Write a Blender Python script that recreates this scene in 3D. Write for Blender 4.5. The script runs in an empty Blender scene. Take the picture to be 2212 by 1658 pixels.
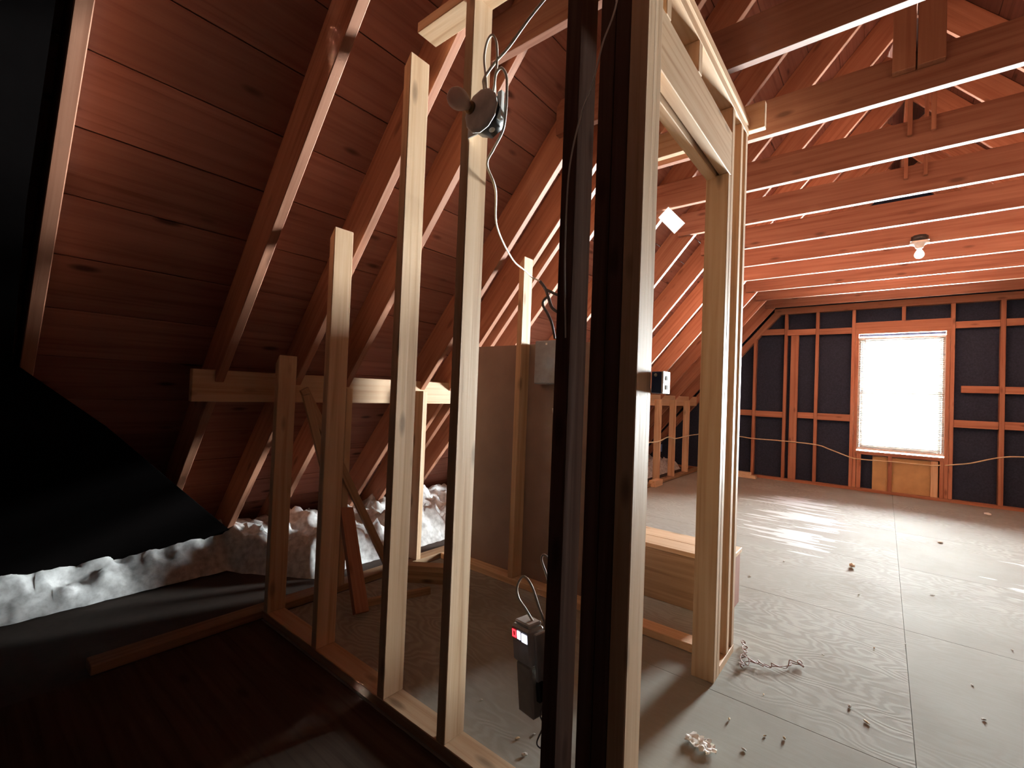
import bpy, bmesh, math, random
from mathutils import Vector, Matrix, Euler, noise

random.seed(7)
scene = bpy.context.scene
COL = scene.collection

# ------------------------------------------------------------------ camera
YAW, PITCH, ROLL, FPX, H = 0.680908, 0.019687, 0.038853, 994.73, 1.15
f = Vector((-math.sin(YAW) * math.cos(PITCH), math.cos(YAW) * math.cos(PITCH), math.sin(PITCH)))
r = Vector((math.cos(YAW), math.sin(YAW), 0))
u = r.cross(f)
r2 = math.cos(ROLL) * r + math.sin(ROLL) * u
u2 = math.cos(ROLL) * u - math.sin(ROLL) * r
cam = bpy.data.cameras.new('camera')
cam.sensor_fit = 'HORIZONTAL'
cam.sensor_width = 36
cam.lens = 36 * FPX / 2212
cam.clip_start = 0.02
camo = bpy.data.objects.new('camera', cam)
m = Matrix((r2, u2, -f)).transposed().to_4x4()
m.translation = (0, 0, H)
camo.matrix_world = m
COL.objects.link(camo)
scene.camera = camo

# ------------------------------------------------------------------ world: bright overcast sky
world = bpy.data.worlds.new('overcast_sky')
scene.world = world
world.use_nodes = True
bg = world.node_tree.nodes['Background']
bg.inputs[0].default_value = (0.95, 0.98, 1.0, 1)
bg.inputs[1].default_value = 1600.0
# daylight portal in the gable window (guides sky sampling, emits nothing itself)
pl = bpy.data.lights.new('window_portal', 'AREA')
pl.shape = 'RECTANGLE'
pl.size, pl.size_y = 0.92, 1.56
pl.cycles.is_portal = True
plo = bpy.data.objects.new('window_portal', pl)
plo.location = (0.15, 8.10, 1.33)
plo.rotation_euler = (-math.pi / 2, 0, 0)      # faces into the room (-Y)
COL.objects.link(plo)

vs = scene.view_settings
vs.view_transform = 'Standard'
vs.look = 'None'
vs.gamma = 1.0
vs.use_curve_mapping = False
vs.exposure = 0.0
cy = scene.cycles
cy.use_denoising = True
cy.max_bounces = 14
cy.diffuse_bounces = 10
cy.transparent_max_bounces = 16
cy.caustics_reflective = False
cy.caustics_refractive = False
cy.sample_clamp_indirect = 12.0

# ------------------------------------------------------------------ materials
def lin(c):
    return tuple((x / 12.92 if x <= .04045 else ((x + .055) / 1.055) ** 2.4) for x in c) + (1,)

def new_mat(name):
    mt = bpy.data.materials.new(name)
    mt.use_nodes = True
    nt = mt.node_tree
    return mt, nt, nt.nodes['Principled BSDF']

def nd(nt, typ, **kw):
    n = nt.nodes.new(typ)
    for k, v in kw.items():
        setattr(n, k, v)
    return n

def mixc(nt, fac, a, b, blend='MIX'):
    n = nt.nodes.new('ShaderNodeMix')
    n.data_type = 'RGBA'
    n.blend_type = blend
    for sock, v in ((n.inputs[0], fac), (n.inputs[6], a), (n.inputs[7], b)):
        if hasattr(v, 'links') or hasattr(v, 'is_output'):
            nt.links.new(v, sock)
        else:
            sock.default_value = v
    return n.outputs[2]

def ramp(nt, fac, stops):
    n = nt.nodes.new('ShaderNodeValToRGB')
    while len(n.color_ramp.elements) < len(stops):
        n.color_ramp.elements.new(0.5)
    for e, (p, c) in zip(n.color_ramp.elements, stops):
        e.position = p
        e.color = c if len(c) == 4 else (*c, 1)
    nt.links.new(fac, n.inputs[0])
    return n.outputs[0]

def wood(name, light, mid, dark, rough=.62, knot=1.0, vary=.16, spec=.3):
    """Sawn lumber: grain runs along the object's own X axis."""
    mt, nt, b = new_mat(name)
    tc = nd(nt, 'ShaderNodeTexCoord')
    oi = nd(nt, 'ShaderNodeObjectInfo')
    off = nd(nt, 'ShaderNodeVectorMath', operation='SCALE')
    nt.links.new(oi.outputs['Random'], off.inputs['Scale'])
    off.inputs[0].default_value = (37, 21, 53)
    add = nd(nt, 'ShaderNodeVectorMath', operation='ADD')
    nt.links.new(tc.outputs['Object'], add.inputs[0])
    nt.links.new(off.outputs[0], add.inputs[1])
    mp = nd(nt, 'ShaderNodeMapping')
    mp.inputs['Scale'].default_value = (.9, 26, 26)
    nt.links.new(add.outputs[0], mp.inputs[0])
    n1 = nd(nt, 'ShaderNodeTexNoise')
    n1.inputs['Scale'].default_value = 1.6
    n1.inputs['Detail'].default_value = 5
    n1.inputs['Distortion'].default_value = .6
    nt.links.new(mp.outputs[0], n1.inputs['Vector'])
    base = ramp(nt, n1.outputs[0], [(.3, dark), (.46, mid), (.68, light)])
    # broad tone drift along the stick
    mp2 = nd(nt, 'ShaderNodeMapping')
    mp2.inputs['Scale'].default_value = (1.3, 5, 5)
    nt.links.new(add.outputs[0], mp2.inputs[0])
    n2 = nd(nt, 'ShaderNodeTexNoise')
    n2.inputs['Scale'].default_value = 1.0
    nt.links.new(mp2.outputs[0], n2.inputs['Vector'])
    fac = ramp(nt, n2.outputs[0], [(.35, (0, 0, 0)), (.7, (.5, .5, .5))])
    base = mixc(nt, fac, base, dark)
    # knots
    mp3 = nd(nt, 'ShaderNodeMapping')
    mp3.inputs['Scale'].default_value = (3.1, 9.5, 9.5)
    nt.links.new(add.outputs[0], mp3.inputs[0])
    v = nd(nt, 'ShaderNodeTexVoronoi')
    v.inputs['Scale'].default_value = 1.0
    nt.links.new(mp3.outputs[0], v.inputs['Vector'])
    kf = ramp(nt, v.outputs['Distance'], [(.07, (knot, knot, knot)), (.17, (0, 0, 0))])
    base = mixc(nt, kf, base, tuple(c * .28 for c in dark[:3]) + (1,))
    # stick to stick tone
    hs = nd(nt, 'ShaderNodeHueSaturation')
    mr = nd(nt, 'ShaderNodeMapRange')
    nt.links.new(oi.outputs['Random'], mr.inputs[0])
    mr.inputs[3].default_value = 1 - vary
    mr.inputs[4].default_value = 1 + vary * .6
    nt.links.new(mr.outputs[0], hs.inputs['Value'])
    nt.links.new(base, hs.inputs['Color'])
    nt.links.new(hs.outputs[0], b.inputs['Base Color'])
    b.inputs['Roughness'].default_value = rough
    b.inputs['Specular IOR Level'].default_value = spec
    bp = nd(nt, 'ShaderNodeBump')
    bp.inputs['Strength'].default_value = .18
    bp.inputs['Distance'].default_value = .004
    nt.links.new(n1.outputs[0], bp.inputs['Height'])
    nt.links.new(bp.outputs[0], b.inputs['Normal'])
    return mt

def plain(name, col, rough=.5, metal=0.0, spec=.4, var=.06, scale=30):
    mt, nt, b = new_mat(name)
    tc = nd(nt, 'ShaderNodeTexCoord')
    n = nd(nt, 'ShaderNodeTexNoise')
    n.inputs['Scale'].default_value = scale
    n.inputs['Detail'].default_value = 4
    nt.links.new(tc.outputs['Object'], n.inputs['Vector'])
    lo = tuple(c * (1 - var * 2) for c in col[:3]) + (1,)
    hi = tuple(min(1, c * (1 + var)) for c in col[:3]) + (1,)
    nt.links.new(ramp(nt, n.outputs[0], [(.3, lo), (.7, hi)]), b.inputs['Base Color'])
    b.inputs['Roughness'].default_value = rough
    b.inputs['Metallic'].default_value = metal
    b.inputs['Specular IOR Level'].default_value = spec
    return mt

M = {}
M['stud'] = wood('pine_stud', (.73, .53, .35, 1), (.645, .435, .265, 1), (.50, .305, .17, 1), knot=.6)
M['rafter'] = wood('pine_rafter', (.46, .225, .14, 1), (.39, .175, .105, 1), (.29, .115, .065, 1), knot=.55)
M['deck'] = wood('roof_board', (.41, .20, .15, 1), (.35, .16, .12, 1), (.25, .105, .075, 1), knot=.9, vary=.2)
M['joist'] = wood('pine_joist', (.37, .18, .12, 1), (.305, .138, .088, 1), (.225, .088, .054, 1), knot=.6)
M['post'] = wood('shaded_post', (.17, .105, .085, 1), (.135, .08, .062, 1), (.095, .055, .042, 1), knot=.4, spec=0.0)  # stud pine darkened: shade on the corner posts is put into the colour
M['deck_shaded'] = wood('shaded_roof_board', (.15, .065, .045, 1), (.12, .05, .034, 1), (.08, .03, .02, 1), knot=.8)  # roof boards darkened: shade above the joists is painted into the colour
M['shaded_board'] = wood('shaded_floor_board', (.105, .08, .065, 1), (.085, .063, .05, 1), (.06, .042, .033, 1), knot=.4, spec=0.0)  # floor before the partition, its deep shade painted as a dark colour
M['old'] = wood('old_lumber', (.50, .33, .20, 1), (.40, .25, .14, 1), (.27, .16, .09, 1), vary=.2)
M['felt'] = plain('black_fiberboard', (.023, .031, .056), .8, spec=.2, scale=60, var=.15)
M['flat_black'] = plain('flat_black', (.006, .005, .005), .95, spec=0)
M['panel'] = plain('brown_hardboard', (.29, .205, .17), .7, scale=6)
M['card'] = plain('cardboard', (.50, .33, .155), .8, scale=9)
M['shell'] = plain('roof_felt', (.05, .04, .035), .9)
M['sub'] = plain('attic_base', (.07, .05, .04), .9)
M['white'] = plain('white_plastic', (.86, .86, .84), .4)
M['vinyl'] = plain('white_vinyl', (.82, .82, .80), .35)
M['cable'] = plain('cream_cable', (.74, .68, .56), .45)
M['ycable'] = plain('tan_cable', (.62, .52, .33), .5)
M['dcable'] = plain('dark_cable', (.05, .045, .045), .5)
M['gcable'] = plain('grey_cable', (.30, .28, .27), .5)
M['lcable'] = plain('light_grey_wire', (.60, .56, .52), .5)
M['steel'] = plain('galvanised_steel', (.88, .87, .83), .5, .0, var=.12, scale=18)
M['black'] = plain('black_enamel', (.025, .024, .024), .3)
M['greybox'] = plain('grey_enamel', (.31, .33, .36), .5)
M['porcelain'] = plain('porcelain', (.82, .81, .78), .15)
M['blue'] = plain('blue_box_plastic', (.03, .06, .16), .3)
M['putty'] = plain('putty_plastic', (.68, .64, .57), .5)
M['paper'] = plain('white_paper', (.84, .83, .80), .8)
M['copper'] = plain('copper_wire', (.23, .115, .085), .6)
M['chip'] = plain('wood_chip', (.66, .52, .36), .8)
M['dust'] = plain('grey_scrap', (.45, .42, .38), .8)
M['brass'] = plain('brass_socket', (.30, .20, .09), .35, .7)

def emit(name, col, s):
    mt, nt, b = new_mat(name)
    b.inputs['Base Color'].default_value = (*col, 1)
    b.inputs['Emission Color'].default_value = (*col, 1)
    b.inputs['Emission Strength'].default_value = s
    return mt
M['red_led'] = emit('red_led', (1, .02, .03), 5)
M['white_led'] = emit('white_led', (.80, .80, 1), 5)

def clear(name, tint, gloss):
    mt = bpy.data.materials.new(name)
    mt.use_nodes = True
    nt = mt.node_tree
    nt.nodes.remove(nt.nodes['Principled BSDF'])
    out = nt.nodes['Material Output']
    t = nd(nt, 'ShaderNodeBsdfTransparent')
    t.inputs[0].default_value = tint
    g = nd(nt, 'ShaderNodeBsdfGlossy')
    g.inputs['Roughness'].default_value = .06
    fr = nd(nt, 'ShaderNodeFresnel')
    fr.inputs[0].default_value = 1.5
    mul = nd(nt, 'ShaderNodeMath', operation='MULTIPLY_ADD')
    nt.links.new(fr.outputs[0], mul.inputs[0])
    mul.inputs[1].default_value = 1.0
    mul.inputs[2].default_value = gloss
    mx = nd(nt, 'ShaderNodeMixShader')
    nt.links.new(mul.outputs[0], mx.inputs[0])
    nt.links.new(t.outputs[0], mx.inputs[1])
    nt.links.new(g.outputs[0], mx.inputs[2])
    nt.links.new(mx.outputs[0], out.inputs[0])
    return mt
M['pane'] = clear('window_glass', (.96, .98, .97, 1), .0)

def frosted(name, col, fac):
    """Diffusing bulb glass / thin blind plastic: diffuse and translucent."""
    mt = bpy.data.materials.new(name)
    mt.use_nodes = True
    nt = mt.node_tree
    nt.nodes.remove(nt.nodes['Principled BSDF'])
    out = nt.nodes['Material Output']
    d = nd(nt, 'ShaderNodeBsdfDiffuse')
    t = nd(nt, 'ShaderNodeBsdfTranslucent')
    d.inputs[0].default_value = t.inputs[0].default_value = col
    mx = nd(nt, 'ShaderNodeMixShader')
    mx.inputs[0].default_value = fac
    nt.links.new(d.outputs[0], mx.inputs[1])
    nt.links.new(t.outputs[0], mx.inputs[2])
    nt.links.new(mx.outputs[0], out.inputs[0])
    return mt
M['slat'] = frosted('blind_slat', (.70, .70, .68, 1), .35)
M['bulb'] = frosted('frosted_bulb', (.80, .78, .74, 1), .45)
def hazy(name, col, clearness):
    mt = bpy.data.materials.new(name)
    mt.use_nodes = True
    nt = mt.node_tree
    b = nt.nodes['Principled BSDF']
    b.inputs['Base Color'].default_value = col
    b.inputs['Roughness'].default_value = .25
    b.inputs['Alpha'].default_value = 1 - clearness
    return mt
M['bulb_clear'] = hazy('bulb_glass', (.80, .70, .66, 1), .5)

def plywood():
    mt, nt, b = new_mat('plywood_sheet')
    tc = nd(nt, 'ShaderNodeTexCoord')
    geo = nd(nt, 'ShaderNodeNewGeometry')
    oi = nd(nt, 'ShaderNodeObjectInfo')
    # flat-sawn veneer: contour lines of a stretched noise field
    mp = nd(nt, 'ShaderNodeMapping')
    mp.inputs['Scale'].default_value = (1.15, 2.3, 1)
    off = nd(nt, 'ShaderNodeVectorMath', operation='SCALE')
    off.inputs[0].default_value = (13, 29, 0)
    nt.links.new(oi.outputs['Random'], off.inputs['Scale'])
    add = nd(nt, 'ShaderNodeVectorMath', operation='ADD')
    nt.links.new(geo.outputs['Position'], add.inputs[0])
    nt.links.new(off.outputs[0], add.inputs[1])
    nt.links.new(add.outputs[0], mp.inputs[0])
    n1 = nd(nt, 'ShaderNodeTexNoise')
    n1.inputs['Scale'].default_value = 1.5
    n1.inputs['Detail'].default_value = 3.2
    n1.inputs['Roughness'].default_value = .45
    nt.links.new(mp.outputs[0], n1.inputs['Vector'])
    mul = nd(nt, 'ShaderNodeMath', operation='MULTIPLY')
    nt.links.new(n1.outputs[0], mul.inputs[0])
    mul.inputs[1].default_value = 22
    sn = nd(nt, 'ShaderNodeMath', operation='PINGPONG')
    nt.links.new(mul.outputs[0], sn.inputs[0])
    sn.inputs[1].default_value = .5
    # grain strength varies over the sheet
    n3 = nd(nt, 'ShaderNodeTexNoise')
    n3.inputs['Scale'].default_value = .9
    nt.links.new(add.outputs[0], n3.inputs['Vector'])
    gs = ramp(nt, n3.outputs[0], [(.42, (.10,) * 3), (.62, (1,) * 3)])
    line = ramp(nt, sn.outputs[0], [(.12, (0, 0, 0)), (.40, (1, 1, 1))])
    lf = nd(nt, 'ShaderNodeMath', operation='MULTIPLY')
    nt.links.new(line, lf.inputs[0])
    nt.links.new(gs, lf.inputs[1])
    c = mixc(nt, lf.outputs[0], (.295, .283, .25, 1), (.37, .36, .325, 1))
    # fine fibre
    mp2 = nd(nt, 'ShaderNodeMapping')
    mp2.inputs['Scale'].default_value = (4, 60, 1)
    nt.links.new(add.outputs[0], mp2.inputs[0])
    n4 = nd(nt, 'ShaderNodeTexNoise')
    n4.inputs['Scale'].default_value = 2
    n4.inputs['Detail'].default_value = 4
    nt.links.new(mp2.outputs[0], n4.inputs['Vector'])
    c = mixc(nt, ramp(nt, n4.outputs[0], [(.35, (.22,) * 3), (.6, (0,) * 3)]), c, (.24, .222, .19, 1))
    # dirt
    n5 = nd(nt, 'ShaderNodeTexNoise')
    n5.inputs['Scale'].default_value = 2.3
    n5.inputs['Detail'].default_value = 6
    n5.inputs['Roughness'].default_value = .65
    nt.links.new(geo.outputs['Position'], n5.inputs['Vector'])
    c = mixc(nt, ramp(nt, n5.outputs[0], [(.30, (.40,) * 3), (.52, (0,) * 3)]), c, (.24, .226, .20, 1))
    # pale jagged patches where the top veneer ply is gone
    sep = nd(nt, 'ShaderNodeSeparateXYZ')
    nt.links.new(geo.outputs['Position'], sep.inputs[0])
    tot = None
    for (px, py, rx, ry) in ((-.62, 4.75, .52, .55), (-.62, 5.55, .62, .5), (-.75, 6.3, .55, .5), (.98, 4.35, .42, .36), (1.05, 5.15, .36, .3)):
        vs_ = nd(nt, 'ShaderNodeVectorMath', operation='SUBTRACT')
        nt.links.new(geo.outputs['Position'], vs_.inputs[0])
        vs_.inputs[1].default_value = (px, py, 0)
        vm = nd(nt, 'ShaderNodeVectorMath', operation='MULTIPLY')
        nt.links.new(vs_.outputs[0], vm.inputs[0])
        vm.inputs[1].default_value = (1 / rx, 1 / ry, 0)
        ln = nd(nt, 'ShaderNodeVectorMath', operation='LENGTH')
        nt.links.new(vm.outputs[0], ln.inputs[0])
        s = nd(nt, 'ShaderNodeMath', operation='SUBTRACT')
        s.inputs[0].default_value = 1
        nt.links.new(ln.outputs['Value'], s.inputs[1])
        if tot is None:
            tot = s.outputs[0]
        else:
            mx = nd(nt, 'ShaderNodeMath', operation='MAXIMUM')
            nt.links.new(tot, mx.inputs[0])
            nt.links.new(s.outputs[0], mx.inputs[1])
            tot = mx.outputs[0]
    mp4 = nd(nt, 'ShaderNodeMapping')
    mp4.inputs['Scale'].default_value = (1.0, 6.0, 1)
    mp4.inputs['Rotation'].default_value = (0, 0, -.12)
    nt.links.new(geo.outputs['Position'], mp4.inputs[0])
    n6 = nd(nt, 'ShaderNodeTexNoise')
    n6.inputs['Scale'].default_value = 1.7
    n6.inputs['Detail'].default_value = 2.5
    nt.links.new(mp4.outputs[0], n6.inputs['Vector'])
    k = nd(nt, 'ShaderNodeMath', operation='MULTIPLY_ADD')
    nt.links.new(n6.outputs[0], k.inputs[0])
    k.inputs[1].default_value = 3.6
    k.inputs[2].default_value = -1.95
    a2 = nd(nt, 'ShaderNodeMath', operation='ADD')
    nt.links.new(k.outputs[0], a2.inputs[0])
    nt.links.new(tot, a2.inputs[1])
    pm = ramp(nt, a2.outputs[0], [(.34, (0, 0, 0)), (.40, (1, 1, 1))])
    c = mixc(nt, pm, c, (.52, .535, .535, 1))
    nt.links.new(c, b.inputs['Base Color'])
    rr = ramp(nt, n5.outputs[0], [(.3, (.9,) * 3), (.7, (.8,) * 3)])
    nt.links.new(rr, b.inputs['Roughness'])
    b.inputs['Specular IOR Level'].default_value = .08
    bp = nd(nt, 'ShaderNodeBump')
    bp.inputs['Strength'].default_value = .12
    bp.inputs['Distance'].default_value = .004
    nt.links.new(lf.outputs[0], bp.inputs['Height'])
    nt.links.new(bp.outputs[0], b.inputs['Normal'])
    return mt
M['ply'] = plywood()

def insul():
    mt, nt, b = new_mat('loose_insulation')
    tc = nd(nt, 'ShaderNodeTexCoord')
    n = nd(nt, 'ShaderNodeTexNoise')
    n.inputs['Scale'].default_value = 28
    n.inputs['Detail'].default_value = 6
    nt.links.new(tc.outputs['Object'], n.inputs['Vector'])
    nt.links.new(ramp(nt, n.outputs[0], [(.3, (.42, .42, .42)), (.65, (.74, .75, .75))]), b.inputs['Base Color'])
    b.inputs['Roughness'].default_value = .95
    return mt
M['insul'] = insul()

# ------------------------------------------------------------------ geometry helpers
def link(name, me, mat, parent=None):
    o = bpy.data.objects.new(name, me)
    if mat is not None and not me.materials:
        me.materials.append(M[mat] if isinstance(mat, str) else mat)
    COL.objects.link(o)
    if parent is not None:
        o.parent = parent
    return o

def from_bm(bm, name):
    me = bpy.data.meshes.new(name)
    bm.to_mesh(me)
    bm.free()
    return me

def bm_box(bm, x0, x1, y0, y1, z0, z1):
    vs_ = [bm.verts.new(p) for p in ((x0, y0, z0), (x1, y0, z0), (x1, y1, z0), (x0, y1, z0), (x0, y0, z1), (x1, y0, z1), (x1, y1, z1), (x0, y1, z1))]
    for q in ((0, 3, 2, 1), (4, 5, 6, 7), (0, 1, 5, 4), (1, 2, 6, 5), (2, 3, 7, 6), (3, 0, 4, 7)):
        bm.faces.new([vs_[i] for i in q])
    return vs_

def stick(name, parent, p0, p1, w, d, side=None, mat='stud', bevel=.0025):
    """A sawn member from p0 to p1 (centre line). w across `side`, d across the third axis."""
    p0, p1 = Vector(p0), Vector(p1)
    ax = (p1 - p0)
    L = ax.length
    ax.normalize()
    s = Vector(side) if side is not None else (Vector((0, 1, 0)) if abs(ax.y) < .9 else Vector((1, 0, 0)))
    s = (s - ax * s.dot(ax)).normalized()
    t = ax.cross(s)
    bm = bmesh.new()
    bm_box(bm, -L / 2, L / 2, -w / 2, w / 2, -d / 2, d / 2)
    if bevel:
        bmesh.ops.bevel(bm, geom=bm.edges[:], offset=bevel, segments=1, affect='EDGES')
    o = link(name, from_bm(bm, name), mat, parent)
    mw = Matrix((ax, s, t)).transposed().to_4x4()
    mw.translation = (p0 + p1) / 2
    o.matrix_local = mw
    return o

def block(name, parent, x, y, z, mat='stud', grain=None, bevel=.0025):
    """Axis aligned member given by ranges; grain runs along its longest side."""
    d = [x[1] - x[0], y[1] - y[0], z[1] - z[0]]
    c = [(x[0] + x[1]) / 2, (y[0] + y[1]) / 2, (z[0] + z[1]) / 2]
    g = d.index(max(d)) if grain is None else grain
    a = Vector((0, 0, 0)); a[g] = d[g] / 2
    s_i = (g + 1) % 3
    s = Vector((0, 0, 0)); s[s_i] = 1
    t_i = 3 - g - s_i
    return stick(name, parent, Vector(c) - a, Vector(c) + a, d[s_i], d[t_i], s, mat, min(bevel, min(d) * .3))

def prism(name, parent, poly, axis, a0, a1, mat, grain='x'):
    """Extrude polygon (in the two other axes) between a0 and a1 along axis ('x','y','z')."""
    bm = bmesh.new()
    def P(q, a):
        return {'y': (q[0], a, q[1]), 'x': (a, q[0], q[1]), 'z': (q[0], q[1], a)}[axis]
    A = [bm.verts.new(P(q, a0)) for q in poly]
    B = [bm.verts.new(P(q, a1)) for q in poly]
    n = len(poly)
    bm.faces.new(A); bm.faces.new(B[::-1])
    for i in range(n):
        bm.faces.new((A[i], B[i], B[(i + 1) % n], A[(i + 1) % n]))
    bmesh.ops.recalc_face_normals(bm, faces=bm.faces[:])
    return link(name, from_bm(bm, name), mat, parent)

def stud_cut(name, parent, x0, x1, y0, y1, z0, ztop0, ztop1, mat='stud'):
    """Upright stud whose top is cut to the roof pitch; local X is vertical so the grain runs up it."""
    bm = bmesh.new()
    # local: X = z, Y = x, Z = y
    co = [(z0, x0, y0), (z0, x1, y0), (z0, x1, y1), (z0, x0, y1), (ztop0, x0, y0), (ztop1, x1, y0), (ztop1, x1, y1), (ztop0, x0, y1)]
    cx_, cy_ = (x0 + x1) / 2, (y0 + y1) / 2
    v = [bm.verts.new((a - z0, b - cx_, c - cy_)) for a, b, c in co]
    for q in ((0, 3, 2, 1), (4, 5, 6, 7), (0, 1, 5, 4), (1, 2, 6, 5), (2, 3, 7, 6), (3, 0, 4, 7)):
        bm.faces.new([v[i] for i in q])
    bmesh.ops.recalc_face_normals(bm, faces=bm.faces[:])
    bmesh.ops.bevel(bm, geom=bm.edges[:], offset=.0025, segments=1, affect='EDGES')
    o = link(name, from_bm(bm, name), mat, parent)
    mw = Matrix(((0, 1, 0), (0, 0, 1), (1, 0, 0))).to_4x4()
    mw.translation = (cx_, cy_, z0)
    o.matrix_local = mw
    return o

def catmull(pts, n=8):
    pts = [Vector(p) for p in pts]
    out = []
    for i in range(len(pts) - 1):
        p0 = pts[i - 1] if i else pts[0] * 2 - pts[1]
        p1, p2 = pts[i], pts[i + 1]
        p3 = pts[i + 2] if i + 2 < len(pts) else pts[-1] * 2 - pts[-2]
        for k in range(n):
            t = k / n
            out.append(.5 * ((2 * p1) + (p2 - p0) * t + (2 * p0 - 5 * p1 + 4 * p2 - p3) * t * t + (3 * p1 - p0 - 3 * p2 + p3) * t ** 3))
    out.append(pts[-1])
    return out

def bm_tube(bm, pts, rad, seg=8, flat=1.0):
    n = len(pts)
    T = [(pts[min(i + 1, n - 1)] - pts[max(i - 1, 0)]).normalized() for i in range(n)]
    N = T[0].orthogonal().normalized()
    rings = []
    for i in range(n):
        N = (N - T[i] * N.dot(T[i])).normalized()
        B = T[i].cross(N)
        rr = rad(i / (n - 1)) if callable(rad) else rad
        rings.append([bm.verts.new(pts[i] + (N * math.cos(a) + B * math.sin(a) * flat) * rr) for a in (2 * math.pi * k / seg for k in range(seg))])
    for a, b in zip(rings, rings[1:]):
        for k in range(seg):
            fc = bm.faces.new((a[k], a[(k + 1) % seg], b[(k + 1) % seg], b[k]))
            fc.smooth = True
    bm.faces.new(rings[0][::-1]); bm.faces.new(rings[-1])

def tube(name, parent, pts, rad, mat, seg=8, n=8, flat=1.0):
    bm = bmesh.new()
    bm_tube(bm, catmull(pts, n), rad, seg, flat)
    return link(name, from_bm(bm, name), mat, parent)

def lathe(name, parent, prof, mat, seg=24, loc=(0, 0, 0), axis=(0, 0, 1)):
    """Profile of (radius, height) pairs turned about `axis`."""
    bm = bmesh.new()
    rings = []
    for rr, z in prof:
        if rr < 1e-5:
            rings.append([bm.verts.new((0, 0, z))])
        else:
            rings.append([bm.verts.new((rr * math.cos(2 * math.pi * k / seg), rr * math.sin(2 * math.pi * k / seg), z)) for k in range(seg)])
    for a, b in zip(rings, rings[1:]):
        for k in range(seg):
            if len(a) == 1 and len(b) == 1:
                continue
            if len(a) == 1:
                fc = bm.faces.new((a[0], b[(k + 1) % seg], b[k]))
            elif len(b) == 1:
                fc = bm.faces.new((a[k], a[(k + 1) % seg], b[0]))
            else:
                fc = bm.faces.new((a[k], a[(k + 1) % seg], b[(k + 1) % seg], b[k]))
            fc.smooth = True
    bmesh.ops.recalc_face_normals(bm, faces=bm.faces[:])
    o = link(name, from_bm(bm, name), mat, parent)
    q = Vector((0, 0, 1)).rotation_difference(Vector(axis))
    o.matrix_local = Matrix.Translation(loc) @ q.to_matrix().to_4x4()
    return o

def tag(o, label, cat, group=None, kind=None):
    o['label'] = label
    o['category'] = cat
    if group:
        o['group'] = group
    if kind:
        o['kind'] = kind
    return o

def root(name, label, cat, loc=(0, 0, 0), group=None, kind=None):
    o = bpy.data.objects.new(name, None)
    o.empty_display_size = .1
    o.location = loc
    COL.objects.link(o)
    return tag(o, label, cat, group, kind)

# ------------------------------------------------------------------ layout numbers (metres)
S = 1.17                                   # roof pitch, rise over run
RIDGE = 0.12
def roof_z(x):                             # underside of the rafters, near slope
    return 1.195 + S * (x + 2.4)
ANG = math.atan(S)
UX, UZ = math.cos(ANG), math.sin(ANG)      # up the slope
NX, NZ = -UZ, UX                           # out through the roof
RD = .184                                  # rafter depth
YF = 7.94                                  # far gable wall, face of studs
RY = [.19, .82, 1.19, 1.48, 2.05, 2.31, 2.43, 2.67, 3.30, 3.91, 4.53, 5.13, 5.73, 6.35, 6.93, 7.55]
JY = [.15, .78, 1.40, 2.012, 2.63, 3.26, 3.87, 4.49, 5.09, 5.69, 6.31, 6.89, 7.51]
JB = 2.525
EAVE = -3.62

# ------------------------------------------------------------------ floor
floor = root('floor', 'worn greyish plywood subfloor in large sheets across the attic', 'floor', kind='structure')
YS = [-.62, 1.022, 1.975, 3.195, 4.415, 5.635, 6.855, 8.03]
for i in range(len(YS) - 1):
    for x0, x1 in ((-2.345, .1), (.1, 2.56)):
        block('plywood_sheet', floor, (x0 + .0006, x1 - .0006), (YS[i] + .0006, YS[i + 1] - .0006), (-.019, 0), 'ply' if i else 'shaded_board', grain=0, bevel=.001)  # first row takes the shade-darkened colour
block('joist_base', floor, (-4.2, 4.5), (-1.9, 8.1), (-.30, -.021), 'sub', bevel=0)
# cut the insulation bay: base slab sits lower outside the knee walls, filled by loose insulation below

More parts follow.
